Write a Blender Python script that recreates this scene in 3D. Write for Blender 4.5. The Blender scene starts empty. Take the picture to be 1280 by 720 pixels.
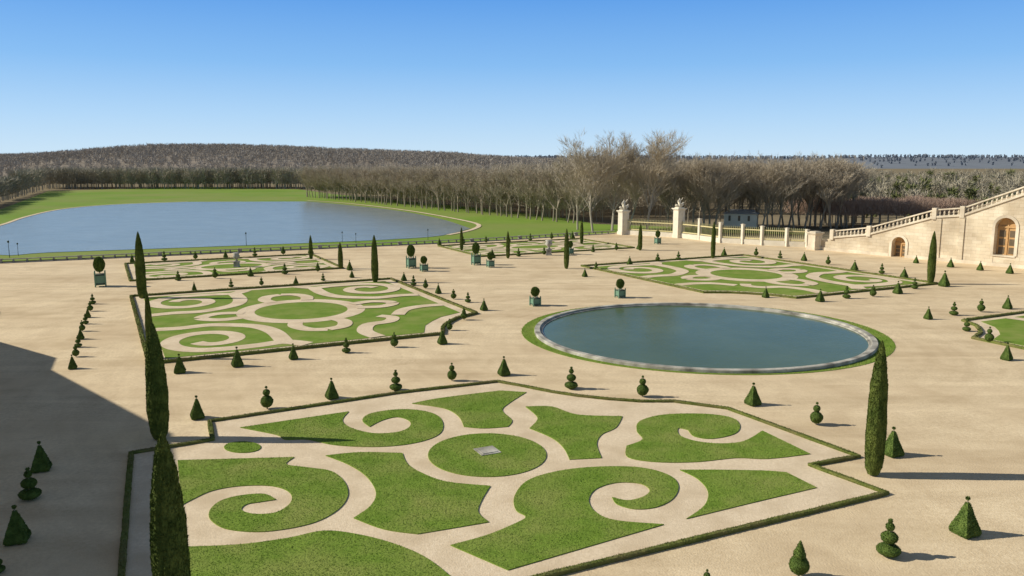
import bpy, bmesh, math, random
from mathutils import Vector, Matrix, noise
random.seed(7)
C = bpy.context.scene.collection
F=1024.0; CAMH=15.0; YH=200.0
pit=math.atan((360-YH)/F); cp=math.cos(pit); sp=math.sin(pit)
def ray(px,py):
    u=(px-640)/F; v=(360-py)/F
    return (u, cp+v*sp, -sp+v*cp)
def G(px,py,z=0.0):
    d=ray(px,py); t=(z-CAMH)/d[2]
    return Vector((d[0]*t,d[1]*t,z))
def HT(px,yb,yt):
    b=G(px,yb); d=ray(px,yt); t=b.y/d[1]
    return CAMH+d[2]*t
E1=Vector((-.45,.893)); E2=Vector((.893,.45))
def P(a,b,z=0.0):
    return Vector((E1.x*a+E2.x*b, E1.y*a+E2.y*b, z))
# ---------------- materials
MATS={}
def mat(name, a, b=None, scale=1.0, rough=.9, bump=0.0, bscale=None, space='pos', c=None, cscale=.2, spec=.3, detail=6, trans=0):
    m=bpy.data.materials.new(name); m.use_nodes=True; nt=m.node_tree; N=nt.nodes; L=nt.links
    bs=N['Principled BSDF']; bs.inputs['Roughness'].default_value=rough
    bs.inputs['Specular IOR Level'].default_value=spec
    if space=='pos':
        g=N.new('ShaderNodeNewGeometry'); co=g.outputs['Position']
    else:
        g=N.new('ShaderNodeTexCoord'); co=g.outputs['Object']
    b=b or a
    n=N.new('ShaderNodeTexNoise'); n.inputs['Scale'].default_value=scale; n.inputs['Detail'].default_value=detail; n.inputs['Roughness'].default_value=.65
    L.new(co,n.inputs['Vector'])
    r=N.new('ShaderNodeValToRGB'); r.color_ramp.elements[0].position=.35; r.color_ramp.elements[1].position=.65
    r.color_ramp.elements[0].color=(*a,1); r.color_ramp.elements[1].color=(*b,1)
    L.new(n.outputs['Fac'],r.inputs['Fac']); out=r.outputs['Color']
    if c:
        n2=N.new('ShaderNodeTexNoise'); n2.inputs['Scale'].default_value=cscale; n2.inputs['Detail'].default_value=5
        L.new(co,n2.inputs['Vector'])
        r2=N.new('ShaderNodeValToRGB'); r2.color_ramp.elements[0].position=.42; r2.color_ramp.elements[1].position=.68
        L.new(n2.outputs['Fac'],r2.inputs['Fac'])
        mx=N.new('ShaderNodeMixRGB'); L.new(r2.outputs['Color'],mx.inputs['Fac']); L.new(out,mx.inputs['Color1']); mx.inputs['Color2'].default_value=(*c,1)
        out=mx.outputs['Color']
    L.new(out,bs.inputs['Base Color'])
    if bump:
        n3=N.new('ShaderNodeTexNoise'); n3.inputs['Scale'].default_value=bscale or scale*3; n3.inputs['Detail'].default_value=5
        L.new(co,n3.inputs['Vector'])
        bp=N.new('ShaderNodeBump'); bp.inputs['Strength'].default_value=bump; bp.inputs['Distance'].default_value=.1
        L.new(n3.outputs['Fac'],bp.inputs['Height']); L.new(bp.outputs['Normal'],bs.inputs['Normal'])
    MATS[name]=m; return m
M_gravel=mat('gravel',(.70,.55,.355),(.85,.69,.47),5,.95,.25,12,c=(.67,.52,.335),cscale=.12,spec=.1,detail=9)
def add_tracks(m,fac=.42):
    nt=m.node_tree;N=nt.nodes;L=nt.links; bs=N['Principled BSDF']
    src=bs.inputs['Base Color'].links[0].from_socket
    g=N.new('ShaderNodeNewGeometry')
    def layer(src,vec,scale,lo,fac,p0,p1,dist=1.4):
        n=N.new('ShaderNodeTexNoise'); n.inputs['Scale'].default_value=scale; n.inputs['Detail'].default_value=8; n.inputs['Distortion'].default_value=dist
        L.new(vec,n.inputs['Vector'])
        r=N.new('ShaderNodeValToRGB'); r.color_ramp.elements[0].position=p0; r.color_ramp.elements[1].position=p1
        r.color_ramp.elements[0].color=(*lo,1); r.color_ramp.elements[1].color=(1.04,1.04,1.03,1)
        L.new(n.outputs['Fac'],r.inputs['Fac'])
        mx=N.new('ShaderNodeMixRGB'); mx.blend_type='MULTIPLY'; mx.inputs['Fac'].default_value=fac
        L.new(src,mx.inputs['Color1']); L.new(r.outputs['Color'],mx.inputs['Color2']); return mx.outputs['Color']
    mp=N.new('ShaderNodeMapping'); mp.inputs['Rotation'].default_value=(0,0,math.radians(-26)); mp.inputs['Scale'].default_value=(.03,.42,1)
    L.new(g.outputs['Position'],mp.inputs['Vector'])
    o=layer(src,mp.outputs['Vector'],1.0,(.77,.74,.69),fac,.38,.58,.7)
    sb=N.new('ShaderNodeVectorMath'); sb.operation='SUBTRACT'; sb.inputs[1].default_value=(17.5,67.5,0); L.new(g.outputs['Position'],sb.inputs[0])
    ln=N.new('ShaderNodeVectorMath'); ln.operation='LENGTH'; L.new(sb.outputs['Vector'],ln.inputs[0])
    cx=N.new('ShaderNodeCombineXYZ'); L.new(ln.outputs['Value'],cx.inputs['X'])
    sc=N.new('ShaderNodeVectorMath'); sc.operation='SCALE'; sc.inputs['Scale'].default_value=.03; L.new(g.outputs['Position'],sc.inputs[0])
    ad=N.new('ShaderNodeVectorMath'); ad.operation='ADD'; L.new(cx.outputs['Vector'],ad.inputs[0]); L.new(sc.outputs['Vector'],ad.inputs[1])
    o=layer(o,ad.outputs['Vector'],1.1,(.84,.82,.79),.20,.42,.58,0)
    o=layer(o,g.outputs['Position'],.45,(.84,.81,.77),.45,.38,.58,.8)
    L.new(o,bs.inputs['Base Color'])
add_tracks(M_gravel)
M_path=mat('path gravel',(.70,.56,.385),(.84,.69,.50),6,.95,.25,14,c=(.64,.505,.34),cscale=.5,spec=.1,detail=8)
M_grass=mat('lawn grass',(.145,.235,.03),(.20,.295,.045),.9,.95,.4,9,c=(.26,.30,.075),cscale=.4,spec=.1)
M_blade=mat('grass blades',(.16,.265,.03),(.225,.335,.05),.7,.9,c=(.29,.335,.085),cscale=.45,spec=.1)
M_farlawn=mat('far lawn',(.16,.27,.035),(.22,.32,.055),.06,.95,.3,1,c=(.26,.29,.085),cscale=.02,spec=.1)
M_ground=mat('woodland floor',(.22,.18,.12),(.28,.23,.15),.05,1,spec=0)
M_hill=mat('wooded hillside',(.27,.235,.195),(.33,.285,.24),.03,1,.5,.05,spec=0)  # lightened towards grey: distance haze is put into the hill colour
M_farhill=mat('distant hill',(.19,.21,.245),(.22,.245,.28),.01,1,spec=0)  # bluish base colour stands in for aerial haze, no volume
M_box=mat('box hedge leaves',(.10,.13,.028),(.19,.21,.055),2.5,.85,.3,12,c=(.18,.165,.065),cscale=.7,spec=.1)
M_yew=mat('yew leaves',(.055,.095,.018),(.13,.185,.04),5,.8,.5,20,space='obj',spec=.15)
M_cyp=mat('cypress leaves',(.06,.09,.017),(.15,.18,.04),9,.85,.5,20,space='obj',spec=.15)
M_ball=mat('clipped laurel leaves',(.08,.13,.022),(.15,.21,.045),5,.8,.5,20,space='obj',spec=.15)
M_stone=mat('pale limestone',(.66,.565,.42),(.80,.70,.54),.8,.85,.3,4,c=(.50,.42,.31),cscale=.35)
M_white=mat('cream limestone',(.66,.59,.46),(.78,.71,.57),.8,.85,.2,4)
M_oldstone=mat('weathered stone',(.38,.355,.30),(.68,.64,.55),1.8,.85,.3,6,c=(.15,.14,.115),cscale=.9)
M_greystone=mat('grey weathered stone',(.24,.22,.185),(.38,.355,.30),1.5,.85,.3,6)
M_wood=mat('ochre wood',(.46,.27,.11),(.56,.34,.15),2,.7)
M_glass=mat('dark glass',(.12,.09,.055),(.16,.12,.075),2,.3,spec=.4)
M_tub=mat('green painted wood',(.13,.24,.16),(.16,.28,.19),3,.6)
M_iron=mat('dark green iron',(.03,.05,.04),(.04,.06,.045),3,.5)
M_gold=mat('gilded metal',(.60,.52,.26),(.70,.61,.33),3,.4)
M_bars=mat('yellow green painted iron',(.36,.34,.17),(.44,.41,.22),3,.5)
M_bark=mat('bark',(.28,.235,.175),(.38,.32,.24),1.5,.9,space='obj',spec=.1)
M_plane=mat('pale plane bark',(.36,.31,.24),(.48,.42,.33),.8,.9,space='obj',spec=.1)
M_twig=mat('bare twigs',(.40,.335,.245),(.53,.455,.345),.5,.9,space='obj',spec=.1)
M_twig2=mat('woodland twigs',(.38,.32,.235),(.49,.42,.315),.08,.9,spec=.1)
M_lowtwig=mat('low wood twigs',(.30,.27,.20),(.41,.365,.275),.03,.9,spec=.1)
M_fartwig=mat('far woodland twigs',(.345,.305,.26),(.42,.375,.325),.01,.95,spec=0)  # greyed twigs, haze over the far wood painted into their colour
M_red=mat('russet twigs',(.34,.235,.18),(.44,.32,.245),1,.9,spec=.1)
M_green=mat('evergreen leaves',(.12,.14,.055),(.20,.21,.085),.4,.9,spec=.1)
M_roof=mat('zinc roof',(.30,.30,.29),(.36,.36,.35),1,.7,spec=.1)
M_plaster=mat('cream plaster',(.74,.66,.52),(.80,.72,.58),1,.8)
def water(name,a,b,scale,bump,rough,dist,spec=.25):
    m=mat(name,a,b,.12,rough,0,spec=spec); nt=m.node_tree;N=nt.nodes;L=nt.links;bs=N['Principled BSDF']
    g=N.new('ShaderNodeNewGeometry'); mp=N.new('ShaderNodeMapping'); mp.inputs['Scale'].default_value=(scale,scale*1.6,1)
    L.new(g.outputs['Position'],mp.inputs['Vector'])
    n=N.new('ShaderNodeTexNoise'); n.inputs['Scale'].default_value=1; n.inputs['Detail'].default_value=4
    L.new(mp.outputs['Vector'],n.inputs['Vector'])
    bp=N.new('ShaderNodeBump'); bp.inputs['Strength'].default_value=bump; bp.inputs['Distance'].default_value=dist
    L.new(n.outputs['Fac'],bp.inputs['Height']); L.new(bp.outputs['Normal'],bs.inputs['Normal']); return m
M_pond=water('pond water',(.085,.125,.06),(.11,.155,.08),2.5,.25,.12,.05,.08)
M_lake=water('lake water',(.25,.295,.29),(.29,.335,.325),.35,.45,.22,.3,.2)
def ashlar(name,base):
    m=mat(name,*base,.5,.85,.2,5,c=(.50,.41,.29),cscale=.3); nt=m.node_tree;N=nt.nodes;L=nt.links;bs=N['Principled BSDF']
    src=bs.inputs['Base Color'].links[0].from_socket
    tc=N.new('ShaderNodeUVMap'); br=N.new('ShaderNodeTexBrick'); br.inputs['Scale'].default_value=1.0
    br.inputs['Brick Width'].default_value=1.3; br.inputs['Row Height'].default_value=.5; br.inputs['Mortar Size'].default_value=.02
    br.inputs['Color1'].default_value=(1,1,1,1); br.inputs['Color2'].default_value=(.88,.85,.80,1); br.inputs['Mortar'].default_value=(.68,.64,.58,1)
    L.new(tc.outputs['UV'],br.inputs['Vector'])
    mx=N.new('ShaderNodeMixRGB'); mx.blend_type='MULTIPLY'; mx.inputs['Fac'].default_value=.85
    L.new(src,mx.inputs['Color1']); L.new(br.outputs['Color'],mx.inputs['Color2']); L.new(mx.outputs['Color'],bs.inputs['Base Color']); return m
M_ashlar=ashlar('ashlar wall',((.68,.575,.42),(.79,.69,.52)))
# ---------------- mesh helpers
class MB:
    def __init__(s): s.v=[]; s.f=[]
    def add(s,vs,fs):
        o=len(s.v); s.v.extend([tuple(x) for x in vs]); s.f.extend([tuple(i+o for i in f) for f in fs])
    def box(s,x0,x1,y0,y1,z0,z1,M=None):
        vs=[Vector((x,y,z)) for z in (z0,z1) for y in (y0,y1) for x in (x0,x1)]
        if M: vs=[M@v for v in vs]
        s.add(vs,[(0,2,3,1),(4,5,7,6),(0,1,5,4),(2,6,7,3),(0,4,6,2),(1,3,7,5)])
    def tube(s,a,b,r0,r1,n=5):
        a=Vector(a);b=Vector(b);d=(b-a)
        if d.length<1e-6:return
        q=d.to_track_quat('Z','Y'); vs=[]
        for p,r in((a,r0),(b,r1)):
            for k in range(n):
                t=2*math.pi*k/n; vs.append(p+q@Vector((r*math.cos(t),r*math.sin(t),0)))
        s.add(vs,[(k,(k+1)%n,n+(k+1)%n,n+k) for k in range(n)]+[tuple(range(n,2*n))])
    def lathe(s,prof,n=16,M=None,rough=0,nz=3.0,seed=0,sq=False):
        vs=[]
        for (r,z) in prof:
            for k in range(n):
                t=2*math.pi*k/n
                rr=r
                if sq:
                    a=(t+math.pi/4)%(math.pi/2)-math.pi/4; rr=r*.8/math.cos(a)
                v=Vector((rr*math.cos(t),rr*math.sin(t),z))
                if rough and r>1e-4:
                    q=noise.noise(v*nz+Vector((seed,seed*2,0))); v.x*=1+rough*q; v.y*=1+rough*q; v.z+=rough*.2*q*r
                if M: v=M@v
                vs.append(v)
        m=len(prof); fs=[]
        for i in range(m-1):
            for k in range(n): fs.append((i*n+k,i*n+(k+1)%n,(i+1)*n+(k+1)%n,(i+1)*n+k))
        fs.append(tuple(range((m-1)*n,m*n))); fs.append(tuple(reversed(range(n)))); s.add(vs,fs)
    def fuzz(s,n,size,up=.3,width=.35,out=.6,rnd=None,zmin=None):
        R=rnd or random; tris=[];cum=[];tot=0
        for f in s.f:
            for i in range(1,len(f)-1):
                a=Vector(s.v[f[0]]);b=Vector(s.v[f[i]]);c=Vector(s.v[f[i+1]])
                crs=(b-a).cross(c-a); A=crs.length
                if A<1e-9: continue
                if zmin is not None and crs.z/A<zmin: continue
                tot+=A; tris.append((a,b-a,c-a,crs/A)); cum.append(tot)
        import bisect
        V=[];Fc=[]
        for k in range(n):
            a,e,g,nn=tris[min(bisect.bisect(cum,R.random()*tot),len(tris)-1)]
            x=R.random();y=R.random()
            if x+y>1:x=1-x;y=1-y
            p=a+e*x+g*y
            d=(nn*out+Vector((R.gauss(0,.45),R.gauss(0,.45),R.gauss(0,.45)+up)))
            d.normalize(); l=size*R.uniform(.5,1.3)
            sd=d.cross(Vector((R.gauss(0,1),R.gauss(0,1),R.gauss(0,1))))
            if sd.length<1e-5: continue
            sd.normalize(); sd*=l*width
            i=len(V); p=p-nn*size*.1; V+= [p-sd,p+sd,p+d*l]; Fc.append((i,i+1,i+2))
        s.add(V,Fc)
    def split(s,nv):
        nb=MB(); nb.v=s.v[nv:]; nb.f=[tuple(i-nv for i in f) for f in s.f if min(f)>=nv]; return nb
    def mesh(s,name,m,smooth=False):
        me=bpy.data.meshes.new(name); me.from_pydata(s.v,[],s.f); me.materials.append(m)
        if smooth: me.polygons.foreach_set('use_smooth',[True]*len(me.polygons))
        return me
    def build(s,name,m,parent=None,smooth=False,**k):
        return link(name,s.mesh(name,m,smooth),parent,**k)
def link(name,me,parent=None,**k):
    o=bpy.data.objects.new(name,me); C.objects.link(o)
    if parent: o.parent=parent
    for a,b in k.items(): o[a]=b
    return o
def empty(name,loc,label,cat,group=None,rz=0,s=1):
    o=bpy.data.objects.new(name,None); C.objects.link(o); o.location=loc; o.rotation_euler=(0,0,rz); o.scale=(s,s,s)
    o['label']=label;o['category']=cat
    if group:o['group']=group
    return o
def dup(src,loc,label,group,rz=0,s=(1,1,1)):
    r=src.copy();C.objects.link(r); r.location=loc;r.rotation_euler=(0,0,rz);r.scale=s;r['label']=label;r['group']=group
    for ch in src.children:
        c=ch.copy();C.objects.link(c);c.parent=r
        for g in ch.children:
            d=g.copy();C.objects.link(d);d.parent=c
    return r
def cr(pts,closed=True,n=6):
    N=len(pts);out=[]
    rng=range(N) if closed else range(N-1)
    def g(i): 
        p=pts[i%N] if closed else pts[max(0,min(N-1,i))]; return p
    for i in rng:
        p1=g(i);p2=g(i+1);p0=g(i-1);p3=g(i+2)
        if len(p1)>2:p0=p1
        if len(p2)>2:p3=p2
        if len(p1)>2 and len(p2)>2:
            out.append((p1[0],p1[1])); continue
        for k in range(n):
            t=k/n;t2=t*t;t3=t2*t
            out.append(tuple(.5*((2*p1[j])+(-p0[j]+p2[j])*t+(2*p0[j]-5*p1[j]+4*p2[j]-p3[j])*t2+(-p0[j]+3*p1[j]-3*p2[j]+p3[j])*t3) for j in(0,1)))
    if not closed: out.append((pts[-1][0],pts[-1][1]))
    return out
def poly_sheet(mb,pts,z,zlow=None):
    bm=bmesh.new(); vs=[bm.verts.new((p[0],p[1],z)) for p in pts]
    f=bm.faces.new(vs); f.normal_update()
    if f.normal.z<0: f.normal_flip()
    if zlow is not None:
        lo=[bm.verts.new((p[0],p[1],zlow)) for p in pts]
        for i in range(len(vs)):
            j=(i+1)%len(vs); bm.faces.new((vs[i],vs[j],lo[j],lo[i]))
    bmesh.ops.triangulate(bm,faces=[f])
    bm.verts.index_update(); mb.add([v.co[:] for v in bm.verts],[[v.index for v in fc.verts] for fc in bm.faces]); bm.free()
def ribbon(mb,pts,w,z,closed=False,taper=0):
    pts=[Vector((p[0],p[1])) for p in pts]; N=len(pts); L=[];R=[]
    for i in range(N):
        a=pts[(i-1)%N] if closed else pts[max(0,i-1)]; b=pts[(i+1)%N] if closed else pts[min(N-1,i+1)]
        d=(b-a); d=d.normalized() if d.length>1e-6 else Vector((1,0)); ww=w*(1-taper*i/max(1,N-1)); nn=Vector((-d.y,d.x))*ww/2
        L.append(pts[i]+nn);R.append(pts[i]-nn)
    vs=[(p.x,p.y,z) for p in R]+[(p.x,p.y,z) for p in L]
    fs=[(i,(i+1)%N,N+(i+1)%N,N+i) for i in range(N if closed else N-1)]
    mb.add(vs,fs)
def hedge(pts,w,h,closed=False,step=.6,fz=0,fsz=.08,name='box_hedge',label='',group=None,bow=.12):
    q=[]; N=len(pts)
    for i in range(N if closed else N-1):
        a=Vector(pts[i][:2]);b=Vector(pts[(i+1)%N][:2]); m=max(1,int((b-a).length/step))
        for k in range(m): q.append(a.lerp(b,k/m))
    if not closed: q.append(Vector(pts[-1][:2]))
    mb=MB();N=len(q);vs=[]
    for i in range(N):
        a=q[(i-1)%N] if closed else q[max(0,i-1)]; b=q[(i+1)%N] if closed else q[min(N-1,i+1)]
        d=(b-a).normalized(); nn=Vector((-d.y,d.x))
        for (o,z) in ((-.5,0),(-.5,.85),(-.38,1),(.38,1),(.5,.85),(.5,0)):
            r=1+bow*noise.noise(Vector((q[i].x*1.3,q[i].y*1.3,z*2+o)))*2
            p=q[i]+nn*o*w*r; vs.append((p.x,p.y,z*h*(1+bow*noise.noise(Vector((p.x*.9,p.y*.9,3))))))
    fcs=[]
    for i in range(N if closed else N-1):
        j=(i+1)%N
        for k in range(5): fcs.append((i*6+k,i*6+k+1,j*6+k+1,j*6+k))
    mb.add(vs,fcs)
    if fz: mb.fuzz(fz,fsz,up=.8,out=0,width=.4)
    o=mb.build(name,M_box,label=label,category='hedge')
    if group:o['group']=group
    return o
# ---------------- ground
mb=MB(); mb.add([(-6000,-300,-.5),(6000,-300,-.5),(6000,9000,-.5),(-6000,9000,-.5)],[(0,1,2,3)])
mb.build('ground',M_ground,kind='structure')
gp=[(-95,-30),(95,-30),(170,60)]+[G(x,y)[:2] for x,y in((1290,300),(1020,299),(848,294),(779,290),(600,302.5),(300,316),(0,328),(-140,334))]
mb=MB(); poly_sheet(mb,gp,0,-.5); mb.build('gravel_terrace',M_gravel,kind='structure')
ZL=-.30
lp=[(-300,345),(0,327),(600,301),(780,291),(900,291),(1010,293),(1010,286),(850,284),(745,280),(690,270),(600,260),(500,251),(420,243),(372,236.5),(230,233.5),(60,239),(0,262),(-300,285)]
mb=MB(); poly_sheet(mb,[G(x,y,ZL)[:2] for x,y in lp],ZL); mb.build('lawn',M_farlawn,kind='structure')
kp=cr([(-60,305),(-60,296),(0,282),(30,272),(75,262),(140,256),(235,252.5,1),(385,252,1),(430,256),(500,264),(555,275),(588,286,1),(550,295),(490,299.5),(400,303.5),(200,311),(60,316),(0,319)],True,4)
kw=[G(x,y,ZL)[:2] for x,y in kp]
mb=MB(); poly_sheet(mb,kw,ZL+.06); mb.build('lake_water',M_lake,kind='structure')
mb=MB(); ribbon(mb,[G(x,y,ZL)[:2] for x,y in cr([(-60,296),(0,282),(30,272),(75,262),(140,256),(235,252.2)],False,4)],1.0,ZL+.12)
mb.build('lake_kerb',M_path,kind='structure')
mb=MB(); ribbon(mb,[G(x,y,ZL)[:2] for x,y in cr([(384,250.8),(440,255),(510,263.5),(565,273),(598,281),(588,288),(560,294)],False,4)],1.1,ZL+.1)
mb.build('lakeside_path',M_path,kind='structure')
# ---------------- near parterre
def GP(pts): return [G(x,y)[:2] for x,y in pts]
near_floor=[(164,568),(266,551),(262,528),(500,492),(622,478),(655,484),(690,491),(722,496),(760,500),(800,503),(842,503),(910,512),(1073,572),(1013,583),(1108,618),(690,720),(600,742),(150,880),(152,720)]
mb=MB(); poly_sheet(mb,GP(near_floor),.02,0); mb.build('parterre_path',M_path,kind='structure')
hedge(GP(near_floor),.24,.16,True,.5,24000,.045,label='low brown green box hedge edging the nearest scroll parterre')
near=[
 [(300,534,1),(345,543),(357,549),(385,549),(420,556),(475,558),(520,553),(548,543),(554,530),(545,518),(520,512),(490,512),(462,517),(453,525),(462,533,1),(478,525),(497,521),(512,526),(511,534),(495,540),(465,541),(438,534),(428,525),(436,514,1)],
 [(515,504,1),(552,497),(625,488,1),(658,490,1),(636,504),(628,513),(640,525),(635,533,1),(605,535),(580,533,1),(573,520),(555,510)],
 [(657,508,1),(690,508),(722,518),(778,520,1),(770,534),(752,543),(746,555),(752,572,1),(712,574,1),(705,560),(690,547),(662,535,1),(672,522)],
 [(783,557,1),(803,549),(796,538),(800,526),(830,518),(880,517),(915,522),(925,532),(918,542),(890,548),(868,545),(860,537,1),(848,535),(850,544),(870,551),(900,554),(930,551),(953,538,1),(1013,567,1),(960,573),(920,572),(870,577),(820,577),(785,571)],
 [(222,575,1),(368,571,1),(358,580),(385,584),(415,589),(432,604),(434,622),(418,640),(385,655),(330,664),(285,661),(264,650),(262,638),(275,626),(300,619),(330,617),(345,624,1),(325,627),(308,630),(302,637),(318,642),(345,640),(363,628),(362,615),(340,607),(300,607),(265,613),(240,624),(227,631,1)],
 [(407,569,1),(450,565),(503,566,1),(510,580),(530,592),(560,602),(613,607,1),(602,625),(598,640),(611,652,1),(570,659),(522,667,1),(480,661),(442,647,1),(463,632),(470,615),(458,595),(435,580)],
 [(563,681,1),(610,668),(648,652),(657,645),(645,637),(643,620),(660,600),(700,588),(750,583),(800,584),(835,593),(848,606),(842,622),(822,633),(795,636),(772,630),(765,621,1),(785,625),(805,620),(812,612),(800,604),(770,603),(745,611),(736,625),(745,640),(770,650),(830,655,1),(635,712,1)],
 [(850,587,1),(900,587),(955,588),(983,590,1),(1021,609,1),(940,628),(858,648,1),(880,632),(885,614),(872,598)],
 [(235,683,1),(300,680),(360,672),(405,663),(450,668),(495,680),(535,698),(575,730,1),(400,790,1),(235,840,1)],
]
near.append([(609+74*math.cos(t*math.pi/12),568.5+27*math.sin(t*math.pi/12)) for t in range(24)])
near.append([(303+23*math.cos(t*math.pi/6),558.5+7*math.sin(t*math.pi/6)) for t in range(12)])
NEARW=[[G(x,y,.06)[:2] for x,y in cr(s,True,5)] for s in near]
mb=MB()
for s in NEARW: poly_sheet(mb,s,.06,.0)
mb.build('lawn_scrolls',M_grass,kind='stuff',label='clipped grass scrolls of the nearest parterre',category='grass')
nv=len(mb.v); mb.fuzz(130000,.042,up=1.0,out=.2,width=.33,zmin=.8)
mb.split(nv).build('grass_blades',M_blade,kind='stuff',label='short grass blades standing on the nearest parterre scrolls',category='grass')
c=G(609,565); mb=MB(); M=Matrix.Translation(c)@Matrix.Rotation(math.radians(26),4,'Z')
mb.box(-.55,.55,-.55,.55,.0,.09,M); mb.box(-.42,.42,-.42,.42,.09,.12,M)
mb.build('stone_slab',M_oldstone,label='square pale stone slab in the middle of the nearest round lawn',category='stone slab')
# ---------------- symmetric scroll parterres
def parterre(a0,a1,b0,b1,cut,label,fz,rw=1.0):
    ca=(a0+a1)/2;cb=(b0+b1)/2;ha=(a1-a0)/2;hb=(b1-b0)/2
    def Q(x,y): 
        v=P(ca+y*ha,cb+x*hb); return (v.x,v.y)
    cx,cy=cut
    def outline(s,k=0):
        pts=[]
        for (sx,sy) in((-1,-1),(1,-1),(1,1),(-1,1)):
            if (sx,sy)==(cx,cy):
                q=[(sx*s,sy*(s-.44)),(sx*(s-.17),sy*(s-.36)),(sx*(s-.27),sy*(s-.27)),(sx*(s-.36),sy*(s-.17)),(sx*(s-.44),sy*s)]
                if (sx,sy) in ((1,-1),(-1,1)): q=q[::-1]
                pts+=q
            else: pts.append((sx*s,sy*s))
        return [Q(*p) for p in pts]
    mb=MB(); poly_sheet(mb,outline(1),.02,0); mb.build('parterre_path',M_path,kind='structure')
    hedge(outline(1),.30,.22,True,.8,fz,.08,label='low box hedge edging '+label)
    mb=MB(); poly_sheet(mb,outline(.92),.05,0); mb.build('lawn_scrolls',M_grass,kind='stuff',label='clipped grass scrolls of '+label,category='grass')
    mb=MB(); z=[.06]
    def rib(pts,w=rw,closed=False,taper=0):
        z[0]+=.003; ribbon(mb,[Q(*p) for p in (pts if closed else cr(pts,False,5))],w,z[0],closed,taper)
    def spiral(c,r0,r1,t0,t1,n=12):
        return [(c[0]+(r0+(r1-r0)*i/n)*math.cos(math.radians(t0+(t1-t0)*i/n)),c[1]+(r0+(r1-r0)*i/n)*math.sin(math.radians(t0+(t1-t0)*i/n))) for i in range(n+1)]
    rib([(.36*math.cos(t*math.pi/20),.34*math.sin(t*math.pi/20)) for t in range(40)],rw*1.3,True)
    for sx in(-1,1):
        for sy in(-1,1):
            S=lambda pts:[(sx*x,sy*y) for x,y in pts]
            if (sx,sy)!=(cx,cy):
                rib(S([(.20,.92),(.30,.82),(.44,.84)]+spiral((.66,.60),.25,.09,100,-330,12)),rw*1.15,taper=.2)
                rib(S([(.92,.22),(.78,.24),(.62,.22),(.48,.28),(.36,.38),(.30,.56),(.30,.82)]),rw*1.1)
            else:
                rib(S([(.20,.92),(.18,.76),(.26,.60),(.40,.56),(.46,.46),(.40,.38)]),rw*1.1,taper=.2)
                rib(S([(.92,.20),(.76,.20),(.62,.26),(.52,.40)]),rw)
            rib(S([(.12,.34),(.15,.46),(.10,.58),(0,.62)]),rw)
            rib(S([(.36,.06),(.50,.10),(.60,.06),(.64,0)]),rw)
    mb.build('scroll_path',M_path,kind='structure')
parterre(65,99,2.6,32.6,(1,-1),'the parterre left of the round basin',14000,1.35)
parterre(65,99,61,91,(-1,-1),'the large parterre behind the basin on the right',9000,1.5)
parterre(24,48.5,65.5,95,(-1,1),'the parterre at the right edge',4000,1.2)
parterre(112,131,3,30,(9,9),'the far left parterre near the lake balustrade',4000,1.1)
parterre(116,134,53,82,(9,9),'the far parterre in front of the gate',3000,1.1)
# ---------------- basin
def ell(xl,xr,yn,yf,z=0):
    Yn=G(885,yn,z).y;Yf=G(885,yf,z).y; cy=(Yn+Yf)/2;b=(Yf-Yn)/2
    k=cp+(360-420)/F*sp; mL=(xl-640)/F/k;mR=(xr-640)/F/k
    lo,hi=1,40
    for _ in range(50):
        a=(lo+hi)/2
        if math.sqrt(a*a+mL*mL*b*b)+math.sqrt(a*a+mR*mR*b*b)>(mR-mL)*cy: hi=a
        else: lo=a
    return mL*cy+math.sqrt(a*a+mL*mL*b*b),cy,a,b
def ering(mb,e,prof,n=120):
    vs=[];cx,cy,a,b=e
    for (o,z) in prof:
        for k in range(n):
            t=2*math.pi*k/n; vs.append((cx+(a+o)*math.cos(t),cy+(b+o)*math.sin(t),z))
    m=len(prof)
    mb.add(vs,[(i*n+k,i*n+(k+1)%n,(i+1)*n+(k+1)%n,(i+1)*n+k) for i in range(m-1) for k in range(n)])
eg=ell(652,1120,469,379); er=ell(668,1099,465,379.5,.15)
mb=MB()
poly_sheet(mb,[(eg[0]+eg[2]*math.cos(t*math.pi/60),eg[1]+eg[3]*math.sin(t*math.pi/60)) for t in range(120)],.03,0)
mb.build('lawn_ring',M_grass,kind='stuff',label='narrow ring of grass around the round basin',category='grass')
mbx=MB(); ering(mbx,eg,[(0.05,.03),(-1.0,.03)]); nv=len(mbx.v); mbx.fuzz(16000,.06,up=1,out=0,width=.3)
mbx.split(nv).build('grass_blades',M_blade,kind='stuff',label='short grass blades ringing the round basin',category='grass')
bas=empty('round_basin',(0,0,0),'large round stone basin filled with teal water in the garden','basin')
mb=MB(); ering(mb,er,[(0,.0),(0,.24),(-.04,.28),(-.46,.28),(-.50,.25),(-.50,.13),(-.72,.13),(-.74,.0)])
mb.build('rim',M_oldstone,bas)
mb=MB(); poly_sheet(mb,[(er[0]+(er[2]-.6)*math.cos(t*math.pi/60),er[1]+(er[3]-.6)*math.sin(t*math.pi/60)) for t in range(120)],.055)
mb.build('water',M_pond,kind='structure')
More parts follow.
